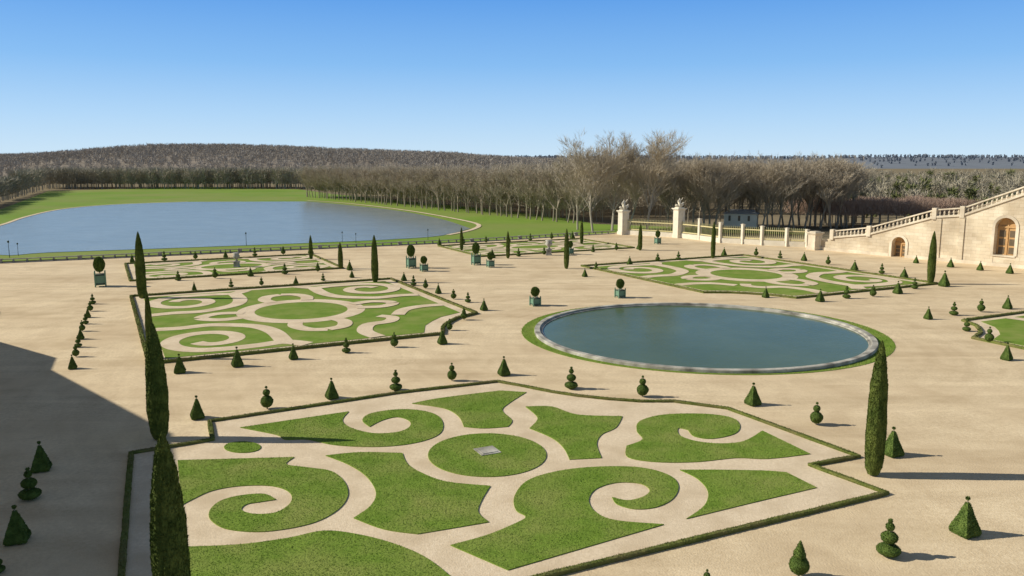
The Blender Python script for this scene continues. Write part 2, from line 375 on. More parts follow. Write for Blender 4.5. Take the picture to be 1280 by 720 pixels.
# ---------------- topiary
def ballprof(r,z,n=9,sq=1.0): return [(r*math.sin(math.pi*i/n)+.0005,z-r*sq*math.cos(math.pi*i/n)) for i in range(n+1)]
def topiary(kind):
    e=empty({'c':'cone_topiary','b':'ball_topiary','t':'tiered_topiary','d':'double_ball_topiary'}[kind],(0,0,0),'x','topiary')
    tr=MB(); tr.tube((0,0,0),(0,0,.9),.035,.015,6); tr.build('trunk',M_bark,e)
    def part(name,prof,fz,sq=False,n=20):
        m=MB(); m.lathe(prof,n,None,.10,7,random.random()*9,sq); m.fuzz(fz,.028,up=.2,out=.7,width=.4); m.build(name,M_yew,e)
    if kind=='c':
        part('clipped_cone',[(.30,.03),(.31,.08)]+[(.305*(1-i/12)+.02,.1+.8*i/12) for i in range(12)],3200,True,24)
        part('top_knob',ballprof(.042,.94),200)
    elif kind=='b':
        part('clipped_ball',ballprof(.24,.34),2200); part('top_cone',[(.02,.55),(.15,.58)]+[(.14*(1-i/6)+.01,.62+.36*i/6) for i in range(7)],900)
    elif kind=='t':
        part('bottom_tier',ballprof(.29,.17,9,.5),1600); part('middle_tier',ballprof(.20,.50,9,.75),1500); part('top_ball',ballprof(.10,.78),500); part('top_knob',ballprof(.045,.94),150)
    else:
        part('clipped_ball',ballprof(.25,.32),2400); part('upper_ball',ballprof(.14,.70),900); part('top_knob',ballprof(.045,.93),150)
    return e
TP={}
ORD='first second third fourth fifth sixth seventh eighth ninth tenth eleventh twelfth thirteenth fourteenth'.split()
KN={'c':'dark clipped cone topiary','b':'dark ball topiary with a cone top','t':'dark tiered topiary','d':'dark double ball topiary'}
def put(kind,loc,H,label,group):
    if kind not in TP:
        o=TP[kind]=topiary(kind); o.location=loc;o.scale=(H,H,H);o['label']=label;o['group']=group;o.rotation_euler=(0,0,.5); return o
    w=H*random.uniform(.92,1.06)
    return dup(TP[kind],loc,label,group,.5+random.uniform(-.15,.15),(w,w,H))
def trow(items,where,group,frm='from the left'):
    for i,it in enumerate(items):
        k,x,yb,yt=it; put(k,G(x,yb),max(.7,HT(x,yb,yt)),f'{KN[k]}, {ORD[i]} {frm} {where}',group)
trow([('c',247,523,494),('d',334,511,482),('c',415,498,472),('t',495,488,462),('d',565,476,453),('c',630,469,445),('t',714,486,458),('d',803,496,469),('c',941,506,478),('d',1020,531,502),('c',1115,569,533)],'in row beyond near parterre','topiary beyond the near parterre')
trow([('d',883,740,711),('b',998,722,675),('t',1110,695,648),('c',1206,668,620)],'in the nearest row','topiary in the right foreground')
trow([('t',-2,716,690),('c',22,677,631),('t',38,624,584),('c',52,588,551)],'in left shadow','topiary in the shadow on the left')
trow([('c',91,461,443),('d',95,446,430),('t',98,434,419),('c',101,424,409),('d',103,414,400),('t',107,405,392),('c',110,397,384),('d',113,389,376),('t',116,380,367)],'of left gravel line','topiary line on the left gravel','from the front')
trow([('c',225,466,442),('c',297,458,433),('c',367,449,429),('t',433,441,422),('d',493,434,415),('c',553,430,410)],'before left parterre','topiary in front of the left parterre')
trow([('d',562,413,398),('b',580,400,384),('c',605,388,373),('t',585,378,365),('d',567,374,361),('c',548,367,354),('d',532,361,348),('t',517,357,344),('c',505,351,340)],'right of left parterre','topiary right of the left parterre','from front')
trow([('c',243,363,352),('t',289,359,348),('d',327,357,346),('c',370,355,345),('t',404,351,341),('c',440,347,337)],'behind left parterre','topiary behind the left parterre')
trow([('c',1160,399,383),('t',1192,394,377),('d',1226,390,373),('c',1259,386,369)],'behind right edge parterre','topiary at the right edge')
trow([('t',1208,414,397),('d',1236,428,408),('c',1258,450,428)],'beside right edge parterre','topiary beside the right edge parterre')
trow([('c',957,372,358),('c',1025,377,361),('t',1058,373,357),('d',1091,371,356),('c',1122,367,351),('t',1143,361,347),('c',1180,358,338)],'before right parterre','topiary in front of the right parterre')
trow([('c',731,346,335),('t',745,337,327),('c',787,331,320),('d',822,327,316),('t',848,325,314),('c',905,320,309),('d',945,320,309),('t',975,323,313),('c',1005,326,315),('d',1035,331,319),('c',1068,338,325),('t',1102,342,329),('c',1130,347,334)],'behind right parterre','topiary behind the right parterre')
trow([('c',1145,329,319),('c',1188,334,322),('c',1225,338,326),('c',1262,342,329)],'below stair wall','topiary at the foot of the stair wall')
for nm,a,b0,stp,cnt,gp_ in (('before far left parterre',110,4,4.4,7,'topiary before the far left parterre'),('behind far left parterre',133,4,4.4,7,'topiary behind the far left parterre'),('before far gate parterre',114,54,4.6,7,'topiary before the far gate parterre'),('behind far gate parterre',136,54,4.6,7,'topiary behind the far gate parterre')):
    for i in range(cnt):
        k='ctdctbc'[i]; put(k,P(a,b0+i*stp),random.uniform(1.2,1.5),f'{KN[k]}, {ORD[i]} from the left {nm}',gp_)
# ---------------- cypresses
def cypress(seed):
    R=random.Random(seed)
    e=empty('cypress_tree',(0,0,0),'x','cypress')
    t=MB(); t.tube((0,0,0),(0,0,.5),.02,.008,6); t.build('trunk',M_bark,e)
    prof=[(.045,.01),(.066,.06),(.075,.14),(.080,.25),(.080,.4),(.075,.55),(.066,.68),(.053,.79),(.037,.88),(.021,.95),(.006,1.0)]
    pr=[]
    for i in range(len(prof)-1):
        for k in range(4):
            a=prof[i];b=prof[i+1];q=k/4; pr.append((a[0]+(b[0]-a[0])*q,a[1]+(b[1]-a[1])*q))
    pr.append((.002,1.0)); m=MB(); vs=[];n=28
    for (r,z) in pr:
        for k in range(n):
            th=2*math.pi*k/n; v=Vector((math.cos(th),math.sin(th),0))
            q=noise.noise(Vector((v.x*2.2,v.y*2.2,z*5+seed*3)))*.10+noise.noise(Vector((v.x*6,v.y*6,z*14+seed)))*.10
            vs.append((v.x*r*(1+q),v.y*r*(1+q),z))
    mm=len(pr); m.add(vs,[(i*n+k,i*n+(k+1)%n,(i+1)*n+(k+1)%n,(i+1)*n+k) for i in range(mm-1) for k in range(n)])
    m.fuzz(22000,.014,up=1.8,out=.32,width=.25,rnd=R); m.build('foliage',M_cyp,e); return e
CY=[cypress(1),cypress(5)]
cyp=[(178,373,290,.85,'slim dark cypress at the left end of the left parterre'),(189,448,363,.62,'dark cypress at the near left corner of the left parterre'),(200,549,404,1.02,'tall dark cypress at the top left corner of the nearest parterre'),(219,785,542,1.05,'tall cypress cut by the bottom edge of the photo'),
(469,353,294,.9,'slim cypress behind the right end of the left parterre'),(426,336,303,1.15,'short cypress left of the slim one, at the far parterre'),(389,324,294,1.0,'small cypress near the balustrade below the lake'),(577,313,284,.9,'small cypress at the lake bank end of the balustrade'),(635,323,289,.9,'cypress between two tubs before the far gate parterre'),(708,336,286,.8,'slim cypress left of the large right parterre'),(727,305,275,.9,'distant cypress under the tall bare trees'),(800,313,280,1.0,'cypress in front of the golden gate'),(891,323,277,.75,'slim cypress behind the large right parterre'),(1163,355,289,.85,'dark cypress in front of the arched stair wall'),(1091,594,427,.84,'tall dark cypress at the right corner of the nearest parterre')]
for i,(x,yb,yt,w,lab) in enumerate(cyp):
    H=HT(x,yb,yt); o=CY[i%2]
    if i>1: o=dup(o,G(x,yb),lab,'cypresses of the garden',random.uniform(0,6))
    else: o.location=G(x,yb); o['label']=lab;o['group']='cypresses of the garden'
    o.scale=(H*w,H*w,H)
# ---------------- tubs
def tub():
    e=empty('potted_tree',(0,0,0),'x','potted tree','green tubs')
    m=MB(); m.box(-.5,.5,-.5,.5,.14,1.0); t=m.build('tub',M_tub,e)
    for sx in(-1,1):
        for sy in(-1,1):
            m=MB(); m.box(sx*.53-.07,sx*.53+.07,sy*.53-.07,sy*.53+.07,0,1.08); m.lathe(ballprof(.08,1.15,6),8,Matrix.Translation((sx*.53,sy*.53,0))); m.build('corner_post',M_tub,t)
    for (a,b) in((.2,.28),(.88,.98)):
        m=MB(); m.box(-.54,.54,-.54,.54,a,b); m.build('rail',M_iron,t)
    m=MB(); m.box(-.42,.42,-.42,.42,1.0,1.01); m.build('soil',M_bark,t)
    m=MB(); m.tube((0,0,.95),(0,0,1.5),.06,.05,8); m.build('trunk',M_bark,e)
    m=MB(); m.lathe(ballprof(.56,1.72,12),24,None,.12,3,2); m.fuzz(5000,.09,up=.2,out=.7,width=.4); m.build('crown',M_ball,e)
    return e
TB=tub(); first=True
for (x,yb,yt,lab,wf) in [(669,382,358.5,'round clipped bush in a green tub left of the round basin',.90),(775,372,348.5,'round bush in a green wooden tub behind the basin',.84),(126,358,321,'big round bush in a dark tub on the far left gravel',.68),(514,335,306,'taller round bush in a tub left of the tub pair',.68),(530,339,320,'low round bush in a green tub beside the taller one',.85),(595,331,303,'tall round bush in a tub near the small cypress',.65),(613,334,315,'low round bush in a green tub left of the centre cypress',.8),(713,318,301,'distant tub bush left of the gate piers',.7),(822,305,288,'distant tub bush between the two gate piers',.7)]:
    H=HT(x,yb,yt)/2.32
    if first: o=TB; first=False; o.location=G(x,yb);o['label']=lab
    else: o=dup(TB,G(x,yb),lab,'green tubs')
    o.scale=(H*wf,H*wf,H); o.rotation_euler=(0,0,.45)
# ---------------- vases on pedestals
for (x,yb,yt,lab) in [(296,334,316,'stone vase on a pedestal amid the far left parterre'),(686,319,300,'stone vase on a pedestal amid the far gate parterre')]:
    H=HT(x,yb,yt); e=empty('garden_vase',G(x,yb),lab,'stone vase',s=H)
    m=MB(); m.box(-.2,.2,-.2,.2,0,.06); m.box(-.16,.16,-.16,.16,.06,.36); m.box(-.2,.2,-.2,.2,.36,.42); m.build('pedestal',M_oldstone,e)
    m=MB(); m.lathe([(.14,.42),(.06,.5),(.07,.55),(.2,.66),(.24,.8),(.17,.88),(.24,.98),(.2,1.0)],18); m.build('urn',M_oldstone,e,smooth=True)
# ---------------- balustrade towards the lake
def balustrade_line(pts,lab,sp_=1.1,h=.62):
    e=empty('stone_balustrade',(0,0,0),lab,'balustrade')
    bal=MB(); bal.lathe([(.16,.08),(.16,.12),(.09,.18),(.17,.28),(.15,.34),(.08,.42),(.14,.5)],8); bme=bal.mesh('baluster',M_greystone)
    L=[Vector(p) for p in pts]
    for a,b in zip(L[:-1],L[1:]):
        d=b-a; ang=math.atan2(d.y,d.x); M=Matrix.Translation(a)@Matrix.Rotation(ang,4,'Z'); l=d.length
        m=MB(); m.box(0,l,-.25,.25,-.3,.08,M); m.build('plinth',M_greystone,e)
        m=MB(); m.box(0,l,-.22,.22,h-.12,h,M); m.build('rail',M_greystone,e)
        m=MB(); m.box(-.3,.3,-.28,.28,-.3,h+.05,M); m.build('pier',M_greystone,e)
        n=int(l/sp_)
        for i in range(1,n):
            o=link('baluster',bme,e); o.location=a+d*(i/n)
    return e
bpt=[(-120,334),(0,329),(100,324.5),(200,320),(300,315.5),(400,311),(500,306.5),(590,302.5)]
balustrade_line([G(*p) for p in bpt],'long low weathered balustrade between gravel and lake lawn',1.5)
balustrade_line([G(x,y) for x,y in((590,302.5),(650,299),(720,294.5),(768,292))],'short low balustrade running on to the gate pier',1.5)
lpm=MB(); lpm.tube((0,0,0),(0,0,.85),.02,.014,6)
lamp=None
for (x,yb,yt,lab) in [(12,322,300,'dark lamp post at the left edge by the lake'),(23,320,303,'dark lamp post second from the left by the lake'),(308,307,290,'dark lamp post before the middle of the lake'),(428,303,289,'dark lamp post left one of the lakeside pair'),(445,304,291,'dark lamp post right one of the lakeside pair'),(535,300,286,'dark lamp post nearest the right end of the lake')]:
    H=HT(x,yb,yt); pos=G(x,yb,-.3)
    if lamp is None:
        lamp=empty('street_lamp',pos,lab,'street lamp','lamp posts by the lake')
        lpm.build('post',M_iron,lamp); m=MB(); m.lathe([(.02,.85),(.05,.88),(.06,.96),(.02,1.0)],8); m.build('lantern',M_iron,lamp); o=lamp
    else: o=dup(lamp,pos,lab,'lamp posts by the lake')
    o.scale=(H,H,H)
# ---------------- gate and railings
def pier(x,yb,yt,lab,w=1.0,M_=None):
    M_=M_ or M_white
    p=G(x,yb); e=empty('gate_pier',p,lab,'gate pier',rz=.45)
    H=HT(x,yb,yt); q=min(1,w)
    m=MB(); m.box(-w-.15*q,w+.15*q,-w-.15*q,w+.15*q,0,.6); m.build('base',M_,e)
    m=MB(); m.box(-w,w,-w,w,.6,H-.7*q)
    for sx in(-1,1): m.box(sx*w*.55-w*.2,sx*w*.55+w*.2,-w-.08*q,-w,.8,H-.9)
    m.build('shaft',M_,e)
    m=MB(); m.box(-w-.12*q,w+.12*q,-w-.12*q,w+.12*q,H-.7*q,H-.45*q); m.box(-w-.32*q,w+.32*q,-w-.32*q,w+.32*q,H-.45*q,H-.2*q); m.box(-w*.8,w*.8,-w*.8,w*.8,H-.2*q,H); m.build('cornice',M_,e)
    return p,H
def statue(p,z,S,lab):
    me=bpy.data.meshes.new('statue')
    V=[(0,0,.55),(0,-.03,.85),(0,-.02,1.15),(0,-.03,1.3),(0,-.04,1.5),(-.12,0,.55),(-.2,-.4,.62),(-.2,-.45,.15),(.12,0,.55),(.22,-.38,.66),(.25,-.35,.15),(-.22,0,1.15),(-.4,-.1,.9),(-.5,-.3,.75),(.22,0,1.15),(.45,-.05,1.3),(.6,-.1,1.6),(0,.1,.2),(.5,.1,.3),(.7,.0,.5),(.75,-.05,.85),(-.5,.1,.25),(-.65,0,.5)]
    E=[(0,1),(1,2),(2,3),(3,4),(0,5),(5,6),(6,7),(0,8),(8,9),(9,10),(2,11),(11,12),(12,13),(2,14),(14,15),(15,16),(0,17),(17,18),(18,19),(19,20),(17,21),(21,22)]
    R=[.2,.2,.2,.07,.12,.13,.12,.07,.13,.12,.07,.08,.06,.05,.08,.06,.05,.3,.28,.2,.12,.26,.16]
    me.from_pydata(V,E,[]); o=bpy.data.objects.new('stone_statue',me); C.objects.link(o); me.materials.append(M_white)
    md=o.modifiers.new('skin','SKIN')
    for i,r in enumerate(R): me.skin_vertices[0].data[i].radius=(r,r)
    me.skin_vertices[0].data[0].use_root=True
    ms=o.modifiers.new('sub','SUBSURF'); ms.levels=1; ms.render_levels=1
    o.location=(p.x,p.y,z); o.scale=(S,S,S); o.rotation_euler=(0,0,.4); o['label']=lab;o['category']='statue'; return o
for (x,yb,yt,ls,lp_) in [(779,293,262,'pale stone statue group on the left gate pier','tall pale gate pier on the left of the golden gate'),(848,297,259,'pale stone statue group on the right gate pier','tall pale gate pier on the right of the golden gate')]:
    p,H=pier(x,yb,yt,lp_,.80)
    try: statue(p,H-.02,1.35 if x<800 else 1.2,ls)
    except Exception as ex: print('STATUE',ex)
fp=[(848,297),(874,300),(900,303.5),(928,305),(952,306.5),(983,308),(1008,309)]
for i,(x,y) in enumerate(fp[1:]):
    pier(x,y,y-27+i*.9,f'small stone fence pier, {ORD[i]} to the right of the gate',.26)
def railing(a,b,h,lab,name='railing_fence'):
    e=empty(name,a,lab,'railing'); d=b-a; l=d.length; e.rotation_euler=(0,0,math.atan2(d.y,d.x))
    m=MB(); m.box(.3,l-.3,-.2,.2,0,.9); m.build('stone_base',M_white,e)
    for z in(1.02,h*.86): 
        m=MB(); m.box(.3,l-.3,-.07,.07,z,z+.2); m.build('gilded_rail',M_gold,e)
    b_=MB(); b_.tube((0,0,.9),(0,0,h),.06,.06,4); b_.tube((0,0,h),(0,0,h+.3),.10,.005,4); me=b_.mesh('bar',M_bars)
    n=max(3,int(l/.33))
    for i in range(1,n):
        o=link('bar',me,e); o.location=(l*i/n,0,0)
railing(G(779,293),G(848,297),3.0,'gilded iron gate between the two statue piers','iron_gate')
for i in range(len(fp)-1):
    railing(G(*fp[i]),G(*fp[i+1]),3.0,f'iron railing with gilded rails, {ORD[i]} bay right of the gate')
p=G(926,283); e=empty('low_pavilion',p,'low white pavilion with grey roof seen beyond the railing','building',rz=-.35)
m=MB(); m.box(-3.6,3.6,-2.5,2.5,0,3.0); m.build('wall',M_plaster,e)
m=MB(); m.add([(-3.9,-2.8,3.0),(3.9,-2.8,3.0),(3.9,2.8,3.0),(-3.9,2.8,3.0),(-2.4,0,3.9),(2.4,0,3.9)],[(0,1,5,4),(1,2,5),(2,3,4,5),(3,0,4),(3,2,1,0)]); m.build('roof',M_roof,e)
for i in range(3):
    m=MB(); m.box(-2.6+i*2.1,-2.1+i*2.1,-2.53,-2.48,1.4,2.6); m.build('window',M_glass,e)
# ---------------- stair wall on the right
A=G(1016,311.5); B=G(1290,337); D=(B-A); D.z=0; D.normalize(); NB=Vector((-D.y,D.x,0))
if NB.y<0: NB=-NB
def V(px,py):
    d=Vector(ray(px,py)); o=Vector((0,0,CAMH)); t=(A-o).dot(NB)/d.dot(NB); q=o+d*t
    return ((q-A).dot(D),q.z)
def W(s,z,dep): return A+D*s+NB*dep+Vector((0,0,z))
def prism(poly,d0,d1,name,m,parent,**k):
    bm=bmesh.new(); f0=[bm.verts.new(W(s,z,d0)) for s,z in poly]; f1=[bm.verts.new(W(s,z,d1)) for s,z in poly]
    a=bm.faces.new(f0); b=bm.faces.new(f1)
    for i in range(len(poly)): j=(i+1)%len(poly); bm.faces.new((f0[i],f0[j],f1[j],f1[i]))
    bmesh.ops.triangulate(bm,faces=[a,b]); bmesh.ops.recalc_face_normals(bm,faces=bm.faces)
    uv=bm.loops.layers.uv.new('UVMap')
    for f in bm.faces:
        for l in f.loops:
            co=l.vert.co-A; l[uv].uv=(co.dot(D)+co.dot(NB),co.z)
    me=bpy.data.meshes.new(name); bm.to_mesh(me); bm.free(); me.materials.append(m); return link(name,me,parent,**k)
st=empty('stone_staircase',(0,0,0),'pale stone stair wall with sloping balustrade and arches at right','staircase')
SE=V(1290,330)[0]; SX=SE+26
def arch(px0,px1,ytop,yb):
    s0=V(px0,yb)[0];s1=V(px1,yb)[0];zt=V((px0+px1)/2,ytop)[1]; r=(s1-s0)/2; pts=[(s0,0)]
    for i in range(13):
        t=math.pi*(1-i/12); pts.append(((s0+s1)/2+r*math.cos(t),zt-r+r*math.sin(t)))
    pts.append((s1,0)); return pts,s0,s1,zt,r
a1=arch(1114,1131,296,320); a2=arch(1241,1267,272,320)
top=[V(1040,298),V(1086,294),V(1168,272.5),V(1203,270.5),V(1290,241)]
zend=top[-1][1]+ (SX-SE)*(top[-1][1]-top[-2][1])/(top[-1][0]-top[-2][0])
sL=V(1024,300)[0]
def bay(s0,s1):
    T=[(sL,V(1024,300)[1])]+top+[(SX,zend)]
    def zt_(s):
        for (x0,y0),(x1,y1) in zip(T[:-1],T[1:]):
            if x0<=s<=x1: return y0+(y1-y0)*(s-x0)/(x1-x0)
        return T[-1][1]
    inner=[(x,y) for x,y in T if s0<x<s1]
    return [(s0,0),(s1,0),(s1,zt_(s1))]+inner[::-1]+[(s0,zt_(s0))],zt_
for q0,q1 in((sL,a1[1]),(a1[2],a2[1]),(a2[2],SX)):
    prism(bay(q0,q1)[0],0,1.2,'wall',M_ashlar,st)
zt_=bay(0,1)[1]
for (pts,s0,s1,zt,r),nm,low in((a1,'door',0),(a2,'arched_window',V(1254,321)[1])):
    cx_=(s0+s1)/2; arc=pts[1:-1]
    for (xa,za),(xb,zb) in zip(arc[:-1],arc[1:]):
        prism([(xa,za),(xb,zb),(xb,zt_(xb)),(xa,zt_(xa))],.002,1.198,'spandrel',M_ashlar,st)
    if low:
        prism([(s0,0),(s1,0),(s1,low),(s0,low)],.05,1.0,'sill_wall',M_ashlar,st); prism([(s0-.2,low),(s1+.2,low),(s1+.2,low+.2),(s0-.2,low+.2)],-.12,.9,'sill',M_stone,st)
    z0_=low+(.2 if low else 0)
    inner=[(s0,z0_)]+arc+[(s1,z0_)]
    dpan=prism(inner,.95,1.05,nm,M_wood,st)
    zm=zt-r
    prism([(cx_-.09,z0_),(cx_+.09,z0_),(cx_+.09,zt-r*.2),(cx_-.09,zt-r*.2)],.84,.95,'glazing_bar',M_wood,dpan)
    prism([(s0+.02,zm-.12),(s1-.02,zm-.12),(s1-.02,zm+.12),(s0+.02,zm+.12)],.80,.93,'transom',M_wood,dpan)
    hh=(zm-.25-z0_-.15)/3
    for q in range(3):
        for g in(-1,1):
            xa=cx_+g*r*.5; z0=z0_+.15+q*hh
            prism([(xa-r*.30,z0),(xa+r*.30,z0),(xa+r*.30,z0+hh*.78),(xa-r*.30,z0+hh*.78)],.91,.94,'pane',M_glass,dpan)
    for i in range(12):
        t0=math.pi*(1-i/12);t1=math.pi*(1-(i+1)/12); R_=r+.4
        prism([(cx_+r*math.cos(t0),zt-r+r*math.sin(t0)),(cx_+R_*math.cos(t0),zt-r+R_*math.sin(t0)),(cx_+R_*math.cos(t1),zt-r+R_*math.sin(t1)),(cx_+r*math.cos(t1),zt-r+r*math.sin(t1))],-.12,-.003,'arch_surround',M_stone,st)
    for g in(-1,1):
        prism([(cx_+g*r,z0_),(cx_+g*(r+.4),z0_),(cx_+g*(r+.4),zt-r),(cx_+g*r,zt-r)],-.12,-.003,'jamb',M_stone,st)
full=top+[(SX,zend)]
bal=MB(); bal.lathe([(.15,0),(.15,.1),(.08,.16),(.16,.35),(.13,.5),(.07,.75),(.13,.85)],8); bme=bal.mesh('baluster',M_stone)
for (s0,z0),(s1,z1) in zip(full[:-1],full[1:]):
    prism([(s0,z0),(s1,z1),(s1,z1+.3),(s0,z0+.3)],-.2,1.3,'coping',M_stone,st)
    prism([(s0,z0+1.12),(s1,z1+1.12),(s1,z1+1.32),(s0,z0+1.32)],-.02,.5,'rail',M_stone,st)
    n=max(2,int((s1-s0)/.6))
    for i in range(1,n):
        o=link('baluster',bme,st); o.location=W(s0+(s1-s0)*i/n,z0+(z1-z0)*i/n+.29,.24)
for (s,z) in [full[0],full[1],full[2],full[3]]:
    prism([(s-.32,z-.2),(s+.32,z-.2),(s+.32,z+1.5),(s-.32,z+1.5)],-.26,.7,'balustrade_pier',M_stone,st)
for px in(1172,1201):
    s=V(px,300)[0]; zt=top[2][1] if px==1172 else top[3][1]
    prism([(s-.4,0),(s+.4,0),(s+.4,zt-.05),(s-.4,zt-.05)],-.15,-.003,'pilaster',M_ashlar,st)
prism([(sL,0),(a1[1]-.45,0),(a1[1]-.45,.5),(sL,.5)],-.15,-.003,'plinth',M_stone,st)
prism([(a1[2]+.45,0),(SX,0),(SX,.5),(a1[2]+.45,.5)],-.18,-.005,'plinth',M_stone,st)
prism([(V(1040,300)[0],0)]+[(SX,0),(SX,zend-.1)]+[(s,z-.1) for s,z in top[::-1]],1.25,14,'stair_mass',M_stone,st)
pier(1018,312,289,'stone end pier at the foot of the stair wall',.8,M_stone)
# left stair wing (out of frame, throws the big shadow)
lw=empty('stair_wing',(0,0,0),'stone terrace stair wing on the far left that shades the gravel','building')
L0=Vector((-43.6,44.5,0)); u=Vector((-.41,.912,0)).normalized(); nw=Vector((-u.y,u.x,0))
bm=bmesh.new()
prof=[(-75,0),(40,0),(40,5.3),(26,6.1),(19,9.9),(15,9.9),(0,14.9),(-75,14.9)]
fa=[bm.verts.new(L0+u*s+Vector((0,0,z))) for s,z in prof]; fb=[bm.verts.new(L0+u*s+nw*22+Vector((0,0,z))) for s,z in prof]
a=bm.faces.new(fa);b=bm.faces.new(fb)
for i in range(len(prof)): j=(i+1)%len(prof); bm.faces.new((fa[i],fa[j],fb[j],fb[i]))
bmesh.ops.triangulate(bm,faces=[a,b]); bmesh.ops.recalc_face_normals(bm,faces=bm.faces); me=bpy.data.meshes.new('wall'); bm.to_mesh(me); bm.free(); me.materials.append(M_stone); link('wall',me,lw)
# ---------------- bare trees
def bare_tree(seed,H,bark,narrow=1.0,kids=(8,5,5,5,4),tw=.022,lo=.38,upz=.15,tr=.015,dec=.5):
    R=random.Random(seed); T=MB(); K=MB(); zmax=[0]
    def grow(p,d,L,r,lv):
        segs=3 if lv<2 else 2; pts=[p]; q=p; dd=d
        for i in range(segs):
            dd=(dd+Vector((R.gauss(0,.10),R.gauss(0,.10),.05))).normalized(); q=q+dd*L/segs; pts.append(q)
        zmax[0]=max(zmax[0],q.z)
        if lv<=2:
            for i in range(segs): T.tube(pts[i],pts[i+1],r*(1-i/segs*.6),r*(1-(i+1)/segs*.6),6 if lv==0 else 4 if lv==1 else 3)
        else:
            sd=dd.cross(Vector((R.gauss(0,1),R.gauss(0,1),R.gauss(0,1))))
            if sd.length>1e-4:
                sd.normalize(); w=max(r*.7,tw); K.add([pts[0]-sd*w,pts[0]+sd*w,pts[-1]],[(0,1,2)])
        if lv>=4: return
        n=kids[lv]
        for i in range(n):
            t=R.uniform(.35 if lv else lo,1.0); k=min(int(t*segs),segs-1); pp=pts[k].lerp(pts[k+1],t*segs-k)
            ax=Vector((R.gauss(0,1),R.gauss(0,1),R.gauss(0,.3))).normalized()
            a=R.uniform(.45,.95)*narrow if lv else R.uniform(.4,.95)*narrow
            nd=(d*math.cos(a)+ax*math.sin(a)); nd.z+=upz; nd.normalize()
            grow(pp,nd,L*R.uniform(.42,.64)*(1.15-t*.35 if lv==0 else 1),r*dec,lv+1)
    grow(Vector((0,0,0)),Vector((0,0,1)),H*.62,H*tr,0)
    s=1/zmax[0]
    for m in(T,K): m.v=[(x*s,y*s,z*s) for x,y,z in m.v]
    return T.mesh('trunk',bark),K.mesh('crown',M_twig)
def tree_inst(tm,loc,s,rz,label,group,wf=1):
    e=empty('bare_tree',loc,label,'tree',group,rz); e.scale=(s*wf,s*wf,s)
    link('trunk',tm[0],e); link('crown',tm[1],e); return e
big=[bare_tree(s,22,M_plane,.85,(18,9,8,7,8),.026,.26,.14,.012,.42) for s in (11,23,47)]
med=[bare_tree(s,16,M_bark,.85,(14,8,6,6,7),.02,.28,.2,.012,.44) for s in(31,32,33,34)]
for i,(x,yb,yt,lab) in enumerate([(741,291,154,'tallest bare tree, left one of the high pair behind the gate'),(765,289,157,'tall bare tree in the middle of the high group'),(808,291,154,'tall bare tree on the right of the high group'),(722,287,176,'lower bare tree left of the high group'),(786,286,172,'half hidden bare tree behind the gap in the high group')]):
    tree_inst(big[i%3],G(x,yb,-.3),HT(x,yb,yt),i*1.7,lab,'tall trees behind the gate',1.15)
a=G(384,246,-.3);b=G(716,279,-.3); d=(b-a); nn=Vector((-d.y,d.x,0)).normalized()
if nn.y<0: nn=-nn
for i in range(64):
    t=i/63; q=a+d*t+nn*(random.uniform(-1,1))
    hh=13.2+1.6*t+random.uniform(-.9,.9); tree_inst(med[i%4],q,hh,random.uniform(0,6),'bare brown tree in the long row along the right lake bank','trees along the right lake bank',1.3)
R2=random.Random(5)
for i in range(36):
    x=834+i*6.6; yb=285+R2.uniform(-4,2); H=HT(x,yb,R2.uniform(184,203)); tree_inst(med[R2.randrange(4)],G(x,yb,-.3),H,R2.uniform(0,6),'bare brown tree in the grove behind the railing','trees behind the railing',1.3)
def forest(name,pts,n,w,m,label,shape=1.0):
    R=random.Random(len(pts)); mb=MB(); rr=R.random; V_=mb.v; F_=mb.f
    for (x,y,z,h) in pts:
        tw=w*1.0; mb.add([(x-tw,y,z),(x+tw,y,z),(x,y,z+h*.7)],[(0,1,2)])
        for k in range(n):
            hz=(.2+.6*rr())*h; th=rr()*6.283; el=.2+1.2*rr(); l=(.14+.18*rr())*h*shape
            r0=.16*h*rr(); c_=math.cos(th);s_=math.sin(th);ce=math.cos(el);se=math.sin(el)
            if hz+se*l>h: l=max(.05*h,(h-hz)/se)
            px_=x+r0*c_;py_=y+r0*s_;pz_=z+hz
            ph=rr()*6.283; ww=w*(.5+.7*rr()); cpx=math.cos(ph); spx=math.sin(ph)
            sx_=(-s_*cpx-se*c_*spx)*ww; sy_=(c_*cpx-se*s_*spx)*ww; sz_=ce*spx*ww
            o=len(V_); V_.append((px_-sx_,py_-sy_,pz_-sz_)); V_.append((px_+sx_,py_+sy_,pz_+sz_)); V_.append((px_+c_*ce*l,py_+s_*ce*l,pz_+se*l)); F_.append((o,o+1,o+2))
    return mb.build(name,m,kind='stuff',label=label,category='trees')
R3=random.Random(8); pts=[]
for i in range(600):
    t=R3.random(); q=a+d*t+nn*(3+R3.random()**1.5*70); pts.append((q.x,q.y,-.4,R3.uniform(11.5,14.4)))
for i in range(560):
    Y=R3.uniform(235,420); X=R3.uniform(-.02,.42)*Y; pts.append((X,Y,-.4,R3.uniform(12,16.2)))
forest('woodland',pts,150,.09,M_twig2,'dense brown bare wood behind the row on the right lake bank')
pts=[]
for i in range(650):
    x=R3.uniform(-60,388); base=236.5+max(0,(60-x))*.28; q=G(x,base-R3.random()*3.0,-.4); pts.append((q.x,q.y,-.4,R3.uniform(11.3,12.6)*(1 if x>20 else .8)))
forest('woodland',pts,100,.16,M_lowtwig,'bare wood with a flat top at the far end of the lake')
pts=[];gpts=[]
for i in range(760):
    Y=R3.uniform(230,620); X=R3.uniform(.36,.72)*Y; (gpts if R3.random()<.13 else pts).append((X,Y,-.4,R3.uniform(7.5,13)*(.75+.35*noise.noise(Vector((X*.02,Y*.02,0))))))
forest('woodland',pts,100,.15,M_lowtwig,'low brown wood on the right beyond the clipped trees')
